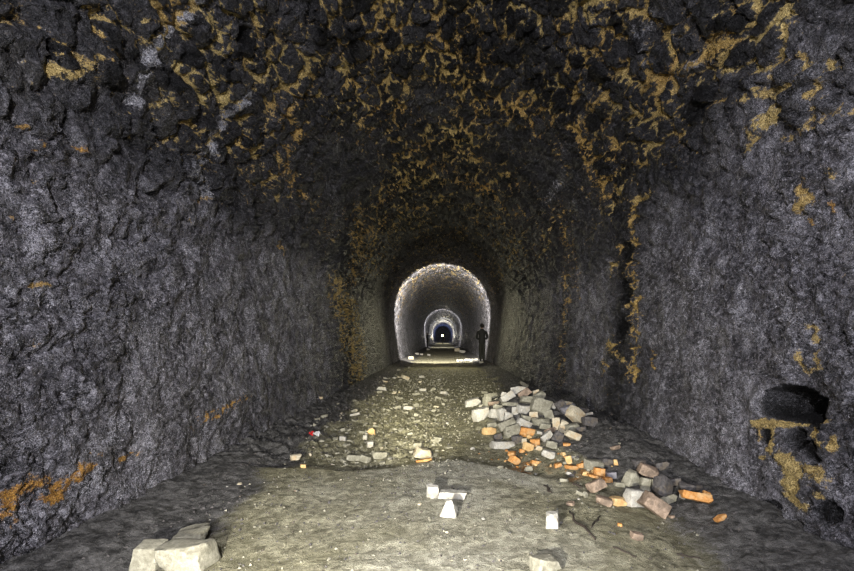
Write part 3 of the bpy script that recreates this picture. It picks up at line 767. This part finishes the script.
# crumpled red and white scrap beside the left wall
def scrap():
    x, y = hit(315, 437); s = y/F
    root = bpy.data.objects.new('litter_scrap', None); COL.objects.link(root); root.location = (x, y, float(ground(x, y))+.004)
    tag(root, 'crumpled white litter scrap with one bright red end near the left wall', 'litter')
    for nm, x0, x1, mt, sd in (('paper', -.2, 1., plain('white_paper', (.8,.8,.8)), 1), ('red_tab', -1., -.2, plain('red_paper', (.75,.02,.02)), 2)):
        bm = bmesh.new(); nx, ny = 9, 7; r = random.Random(sd); g = []
        for i in range(nx):
            g.append([bm.verts.new(((x0+(x1-x0)*i/(nx-1))*s*5, (j/(ny-1)-.5)*s*8, s*(2+1.6*math.sin(j*1.1+i*.6)+r.uniform(-.5, .5)))) for j in range(ny)])
        for i in range(nx-1):
            for j in range(ny-1): bm.faces.new((g[i][j], g[i+1][j], g[i+1][j+1], g[i][j+1]))
        e = bmesh.ops.extrude_face_region(bm, geom=list(bm.faces))
        for v in e['geom']:
            if isinstance(v, bmesh.types.BMVert): v.co.z -= .004
        bmesh.ops.recalc_face_normals(bm, faces=bm.faces)
        me = bpy.data.meshes.new(nm); bm.to_mesh(me); bm.free(); me.materials.append(mt)
        o = bpy.data.objects.new(nm, me); COL.objects.link(o); o.parent = root
        if nm == 'red_tab': o['label'] = 'bright red end'
scrap()
# twigs / iron rods on the right foreground dirt
def stick(p0, p1, wpx, label):
    (x0, y0), (x1, y1) = hit(*p0), hit(*p1)
    n = 9; r = random.Random(int(p0[0])); bm = bmesh.new(); rings = []
    a = Vector((x0, y0, 0)); b = Vector((x1, y1, 0)); t = (b-a).normalized(); sd = Vector((-t.y, t.x, 0)); rad = wpx*y0/F/2
    for i in range(n):
        p = a.lerp(b, i/(n-1)); p.z = float(ground(p.x, p.y))+rad*.6; p += sd*r.uniform(-1, 1)*rad*1.2
        rr = rad*(1-.5*abs(i/(n-1)-.4)); ring = []
        for k in range(7):
            q = 2*PI*k/7; ring.append(bm.verts.new(p+sd*math.cos(q)*rr+Vector((0, 0, 1))*math.sin(q)*rr))
        rings.append(ring)
    for i in range(n-1):
        for k in range(7): bm.faces.new((rings[i][k], rings[i][(k+1) % 7], rings[i+1][(k+1) % 7], rings[i+1][k]))
    bm.faces.new(rings[0][::-1]); bm.faces.new(rings[-1])
    bmesh.ops.recalc_face_normals(bm, faces=bm.faces)
    me = bpy.data.meshes.new('twig'); bm.to_mesh(me); bm.free(); me.materials.append(MTW); me.polygons.foreach_set('use_smooth', np.ones(len(me.polygons), bool))
    o = bpy.data.objects.new('twig', me); COL.objects.link(o); tag(o, label, 'twig')
MTW = plain('rotten_wood', (.035,.025,.018))
stick((569,514),(595,540),2.6,'dark twig slanting across the dirt right of the small white cube')
stick((590,528),(600,517),2.2,'short dark twig crossing the end of the long slanting one')
stick((613,550),(636,560),2.0,'dark twig near the bottom of the photo below the flat pinkish stone')
stick((676,556),(700,559),1.8,'thin pale-edged twig low at the right of the foreground')
stick((545,487),(551,494),2.6,'stubby black twig on the clay below the pale rounded boulder')
stick((572,485),(582,488),2.6,'black charred bit of twig left of the pinkish brown brick end')

# ------------------------------------------------------------------ people
def skin_obj(name, chains, mat, parent, sub=2):
    """chains: list of (list of (x,y,z,r), link index or None); the first chain's first vertex is the root"""
    vs = []; es = []; roots = []; names = {}
    for ch in chains:
        pts = ch['p']; start = ch.get('from'); prev = names[start] if start else None
        for i, p in enumerate(pts):
            vs.append(p); k = len(vs)-1
            if prev is not None: es.append((prev, k))
            elif i == 0: roots.append(k)
            prev = k
            if 'n' in ch: names[ch['n']+str(i)] = k
    me = bpy.data.meshes.new(name); me.from_pydata([v[:3] for v in vs], es, []); me.materials.append(mat)
    o = bpy.data.objects.new(name, me); COL.objects.link(o); o.parent = parent
    o.modifiers.new('Skin', 'SKIN'); o.modifiers['Skin'].use_smooth_shade = True; o.modifiers['Skin'].branch_smoothing = .6
    for i, sv in enumerate(me.skin_vertices[0].data):
        r = vs[i][3]; rx = vs[i][4] if len(vs[i]) > 4 else r
        sv.radius = (rx, r); sv.use_root = i in roots
    ms = o.modifiers.new('Sub', 'SUBSURF'); ms.levels = sub; ms.render_levels = sub
    return o
SK = plain('skin', (.45,.28,.20), .55)
EYE = plain('eye_dark', (.04,.03,.03), .3)
def ell(name, c, r, mat, parent, cut=None, seg=20):
    bm = bmesh.new(); bmesh.ops.create_uvsphere(bm, u_segments=seg, v_segments=seg//2+2, radius=1)
    for v in bm.verts: v.co = Vector((v.co.x*r[0]+c[0], v.co.y*r[1]+c[1], v.co.z*r[2]+c[2]))
    if cut: bmesh.ops.delete(bm, geom=[v for v in bm.verts if cut(v.co)], context='VERTS')
    me = bpy.data.meshes.new(name); bm.to_mesh(me); bm.free(); me.materials.append(mat); me.polygons.foreach_set('use_smooth', np.ones(len(me.polygons), bool))
    o = bpy.data.objects.new(name, me); COL.objects.link(o); o.parent = parent; return o
def person(loc, rz, label, coat, pants, hairc, hands, stance=.09, scale=1.):
    """hands: (elbow, wrist, palm tip) for the right side and the left side; faces +Y"""
    root = bpy.data.objects.new('person', None); COL.objects.link(root); root.location = loc; root.rotation_euler.z = rz; root.scale = (scale,)*3
    tag(root, label, 'person', 'people standing in the tunnel')
    ch = [dict(n='t', p=[(0,0,.93,.11,.145),(0,0,1.08,.10,.13),(0,.01,1.26,.115,.155),(0,0,1.40,.085,.15),(0,-.005,1.47,.055,.06),(0,0,1.53,.052,.055)])]
    ch.append(dict(n='h', **{'from':'t5'}, p=[(0,.015,1.575,.070,.058),(0,.012,1.63,.092,.074),(0,.005,1.68,.092,.076),(0,0,1.725,.06,.055)]))
    ch.append(dict(n='nose', **{'from':'h1'}, p=[(0,.105,1.625,.014),(0,.122,1.612,.012)]))
    coatc = [dict(n='t', p=[(0,0,.82,.14,.185),(0,0,.98,.13,.17),(0,0,1.12,.12,.155),(0,.01,1.28,.135,.18),(0,0,1.41,.10,.17),(0,-.012,1.50,.08,.085),(0,-.012,1.565,.07,.075)])]
    for s, nm in ((1,'r'),(-1,'l')):
        el, wr, pt = hands[nm]; sh = (s*.185,0,1.405)
        ch.append(dict(n='a'+nm, **{'from':'t3'}, p=[(*sh,.05),(*el,.037),(*wr,.026)]))
        d = (Vector(pt)-Vector(wr)).normalized(); pc = Vector(wr)+d*.05; pe = Vector(wr)+d*.09
        side = d.cross(Vector((0,0,1))); side = side.normalized() if side.length > .1 else Vector((1,0,0)); dn = d.cross(side)*(1)
        ch.append(dict(n='p'+nm, **{'from':'a'+nm+'2'}, p=[(*pc,.020,.034),(*pe,.016,.036)]))
        for j, (off, L) in enumerate(((-.028,.062),(-.010,.072),(.009,.068),(.027,.052))):
            q0 = pe+side*off; q1 = q0+d*L*.5-Vector((0,0,.010)); q2 = q0+d*L*.8-Vector((0,0,.034))
            ch.append(dict(p=[(*(q0-d*.02),.009),(*q0,.009),(*q1,.0085),(*q2,.0075)]))
        th = Vector(wr)+d*.035-side*.03*s
        ch.append(dict(p=[(*(th+side*.015*s),.011),(*th,.011),(*(th-side*.025*s+d*.03),.010),(*(th-side*.025*s+d*.055),.008)]))
        ch.append(dict(n='g'+nm, **{'from':'t0'}, p=[(s*stance,0,.86,.085),(s*(stance),.015,.50,.055),(s*(stance),-.01,.11,.036),(s*(stance+.01),.06,.045,.034)]))
        coatc.append(dict(n='s'+nm, **{'from':'t4'}, p=[(s*.19,0,1.40,.068),(*el,.056),(*(Vector(el).lerp(Vector(wr),.93)),.042)]))
    body = skin_obj('body', ch, SK, root, 1)
    jk = skin_obj('jacket', coatc, coat, root, 2)
    tr = [dict(n='t', p=[(0,0,1.04,.105,.135),(0,0,.93,.115,.15)])]; 
    for s, nm in ((1,'r'),(-1,'l')):
        tr.append(dict(**{'from':'t1'}, p=[(s*stance,0,.80,.095),(s*stance,.015,.50,.078),(s*stance,-.01,.12,.066)]))
        bt = skin_obj('boot', [dict(p=[(s*stance,-.02,.16,.055),(s*stance,-.015,.06,.052),(s*(stance+.012),.08,.042,.044),(s*(stance+.02),.155,.036,.036)])], MBOOT, root, 2)
    skin_obj('trousers', tr, pants, root, 2)
    ell('hair', (0,-.006,1.675), (.094,.114,.108), hairc, root, cut=lambda c: c.z < 1.575+max(0, c.y+.03)*1.35)
    for s in (1,-1):
        ell('eye', (s*.031,.098,1.655), (.013,.008,.008), EYE, root, seg=10)
        ell('ear', (s*.083,.0,1.635), (.012,.02,.032), SK, root, seg=10)
    ell('mouth', (0,.096,1.575), (.024,.006,.006), plain('lips',(.35,.12,.10)), root, seg=10)
    return root
MBOOT = plain('black_boot', (.015,.014,.014), .6)
DK = plain('dark_jacket', (.016,.016,.014)); DK2 = plain('black_jacket', (.012,.012,.014)); TR = plain('dark_trousers', (.02,.02,.014)); HR = plain('dark_hair', (.012,.010,.008))
GA = lambda x, y: float(ground(x, y))
front = {'r':((.245,.0,1.12),(.10,.20,1.06),(.03,.27,1.07)), 'l':((-.245,.0,1.12),(-.10,.20,1.06),(-.03,.27,1.07))}
xa, ya = 1.76, 19.85
person((xa, ya, GA(xa, ya)-.01), .05, 'nearest standing person in dark clothes seen from behind by the right wall, elbows out', DK, TR, HR, front, .07, 1.0)
loose = {'r':((.25,-.02,1.12),(.26,.05,.86),(.26,.08,.77)), 'l':((-.25,-.02,1.12),(-.26,.05,.86),(-.26,.08,.77))}
xb, yb = -1.83, 51.6
person((xb, yb, GA(xb, yb)), -1.2, 'smaller distant person in black standing sideways by the left wall', DK2, DK2, HR, loose, .06, 1.0)
held = {'l':((-.27,.02,1.20),(-.24,.20,1.38),(-.20,.27,1.46)), 'r':((.25,-.02,1.12),(.26,.05,.86),(.26,.08,.77))}
xc, yc = 0.05, 97.
person((xc, yc, GA(xc, yc)), 0, 'farthest tiny person in mid tunnel holding up a shining lamp', DK2, DK2, HR, held, .07, 1.0)
# the shining lamp held by the farthest person
def lathe(name, prof, mat, parent, seg=20):
    bm = bmesh.new(); R = [[bm.verts.new((r*math.cos(2*PI*k/seg), z, r*math.sin(2*PI*k/seg))) for k in range(seg)] for r, z in prof]
    for a, b in zip(R[:-1], R[1:]):
        for k in range(seg): bm.faces.new((a[k], a[(k+1) % seg], b[(k+1) % seg], b[k]))
    bm.faces.new(R[0]); bm.faces.new(R[-1][::-1]); bmesh.ops.recalc_face_normals(bm, faces=bm.faces)
    me = bpy.data.meshes.new(name); bm.to_mesh(me); bm.free(); me.materials.append(mat)
    o = bpy.data.objects.new(name, me); COL.objects.link(o); o.parent = parent; return o
lr = bpy.data.objects.new('hand_lamp', None); COL.objects.link(lr); lr.location = (xc-.19, yc+.30, 1.56+GA(xc,yc))
tag(lr, 'shining round lamp held up beside the head of the farthest person', 'lamp')
MLM = newmat('lamp_globe'); MLM[2].inputs['Emission Color'].default_value = (1.,.86,.42,1); MLM[2].inputs['Emission Strength'].default_value = 45
ell('globe', (0,0,.14), (.15,.15,.15), MLM[0], lr)
ell('handle', (0,0,-.05), (.03,.03,.10), MBOOT, lr)

# ------------------------------------------------------------------ light
def lamp(name, typ, loc, energy, color, aim=None, **kw):
    d = bpy.data.lights.new(name, typ); d.energy = energy; d.color = color
    for k, v in kw.items(): setattr(d, k, v)
    o = bpy.data.objects.new(name, d); COL.objects.link(o); o.location = loc
    if aim is not None: o.rotation_euler = (Vector(aim)-Vector(loc)).to_track_quat('-Z', 'Y').to_euler()
    return o
R_ = math.radians
# daylight through the tunnel mouth behind the photographer
lamp('mouth_daylight', 'AREA', (0, -3.6, 2.4), 110, (.86,.89,1.), aim=(0, 5, 2.0), shape='RECTANGLE', size=3.0, size_y=3.0)
# photographer's low hand lamp, with added unseen fills round the camera
lamp('wall_fill', 'POINT', (-.25, -.7, 2.2), 285, (.97,.95,1.), shadow_soft_size=.05)  # added fill, rakes the walls for crisp relief
lamp('photographer_lamp', 'SPOT', (-.62, .0, .72), 520, (1.,.96,.85), aim=(.1, 5.2, 0), spot_size=R_(84), spot_blend=1., shadow_soft_size=.04)
lamp('mid_bore_fill', 'SPOT', (-.2, -.2, 1.9), 520, (1.,.96,.88), aim=(0, 14, 2.9), spot_size=R_(56), spot_blend=1., shadow_soft_size=.05)  # added fill for the dim mid bore
lamp('far_floor_fill', 'SPOT', (-.45, -.1, 1.15), 2300, (1.,.94,.70), aim=(-.05, 13, 0), spot_size=R_(24), spot_blend=1., shadow_soft_size=.04)  # added narrow fill to brighten the distant floor
# torches pointed down the bore
for y, e, c in ((18.4, 2400, (1.,.95,.86)), (50.8, 1500, (1.,.97,.95)), (73., 700, (.97,.97,1.)), (101.5, 450, (.92,.95,1.))):
    lamp('bore_torch', 'SPOT', (-.3, y, 2.4), e, c, aim=(-.3, y+10, 3.2), spot_size=R_(104), spot_blend=.35, shadow_soft_size=.05)
lamp('ring_floor_fill', 'SPOT', (.2, 19.0, 2.0), 120, (1.,.93,.60), aim=(0, 14.5, 0), spot_size=R_(110), spot_blend=1., shadow_soft_size=.05)  # added unseen fill brightening the floor before the first ring
lamp('far_lamp_glow', 'POINT', (xc-.19, yc+.55, 1.75), 330, (1.,.95,.85), shadow_soft_size=.1)
lamp('far_blue', 'POINT', (0, 125, 2.5), 30, (.35,.45,1.), shadow_soft_size=.3)  # added unseen blue lamp, tints the dark far end
w = bpy.data.worlds.new('World'); sc.world = w; w.use_nodes = True
w.node_tree.nodes['Background'].inputs[0].default_value = (.35,.40,.5,1); w.node_tree.nodes['Background'].inputs[1].default_value = .3

cd = bpy.data.cameras.new('camera'); cam = bpy.data.objects.new('camera', cd); COL.objects.link(cam)
cam.location = (0, 0, CAMH); cam.rotation_euler = (PI/2, 0, 0)
cd.sensor_width = 36; cd.lens = 36*F/854; cd.shift_x = -(CX-427)/854; cd.shift_y = (CY-285.5)/854; cd.clip_end = 300; cd.clip_start = .05
sc.camera = cam
vs_ = sc.view_settings; vs_.view_transform = 'Standard'; vs_.look = 'None'; vs_.gamma = 1; vs_.use_curve_mapping = False; vs_.exposure = 1.1
sc.cycles.use_denoising = True; sc.cycles.denoising_prefilter = 'NONE'; sc.cycles.denoising_input_passes = 'RGB_ALBEDO_NORMAL'; sc.cycles.max_bounces = 4; sc.cycles.diffuse_bounces = 3; sc.cycles.glossy_bounces = 2
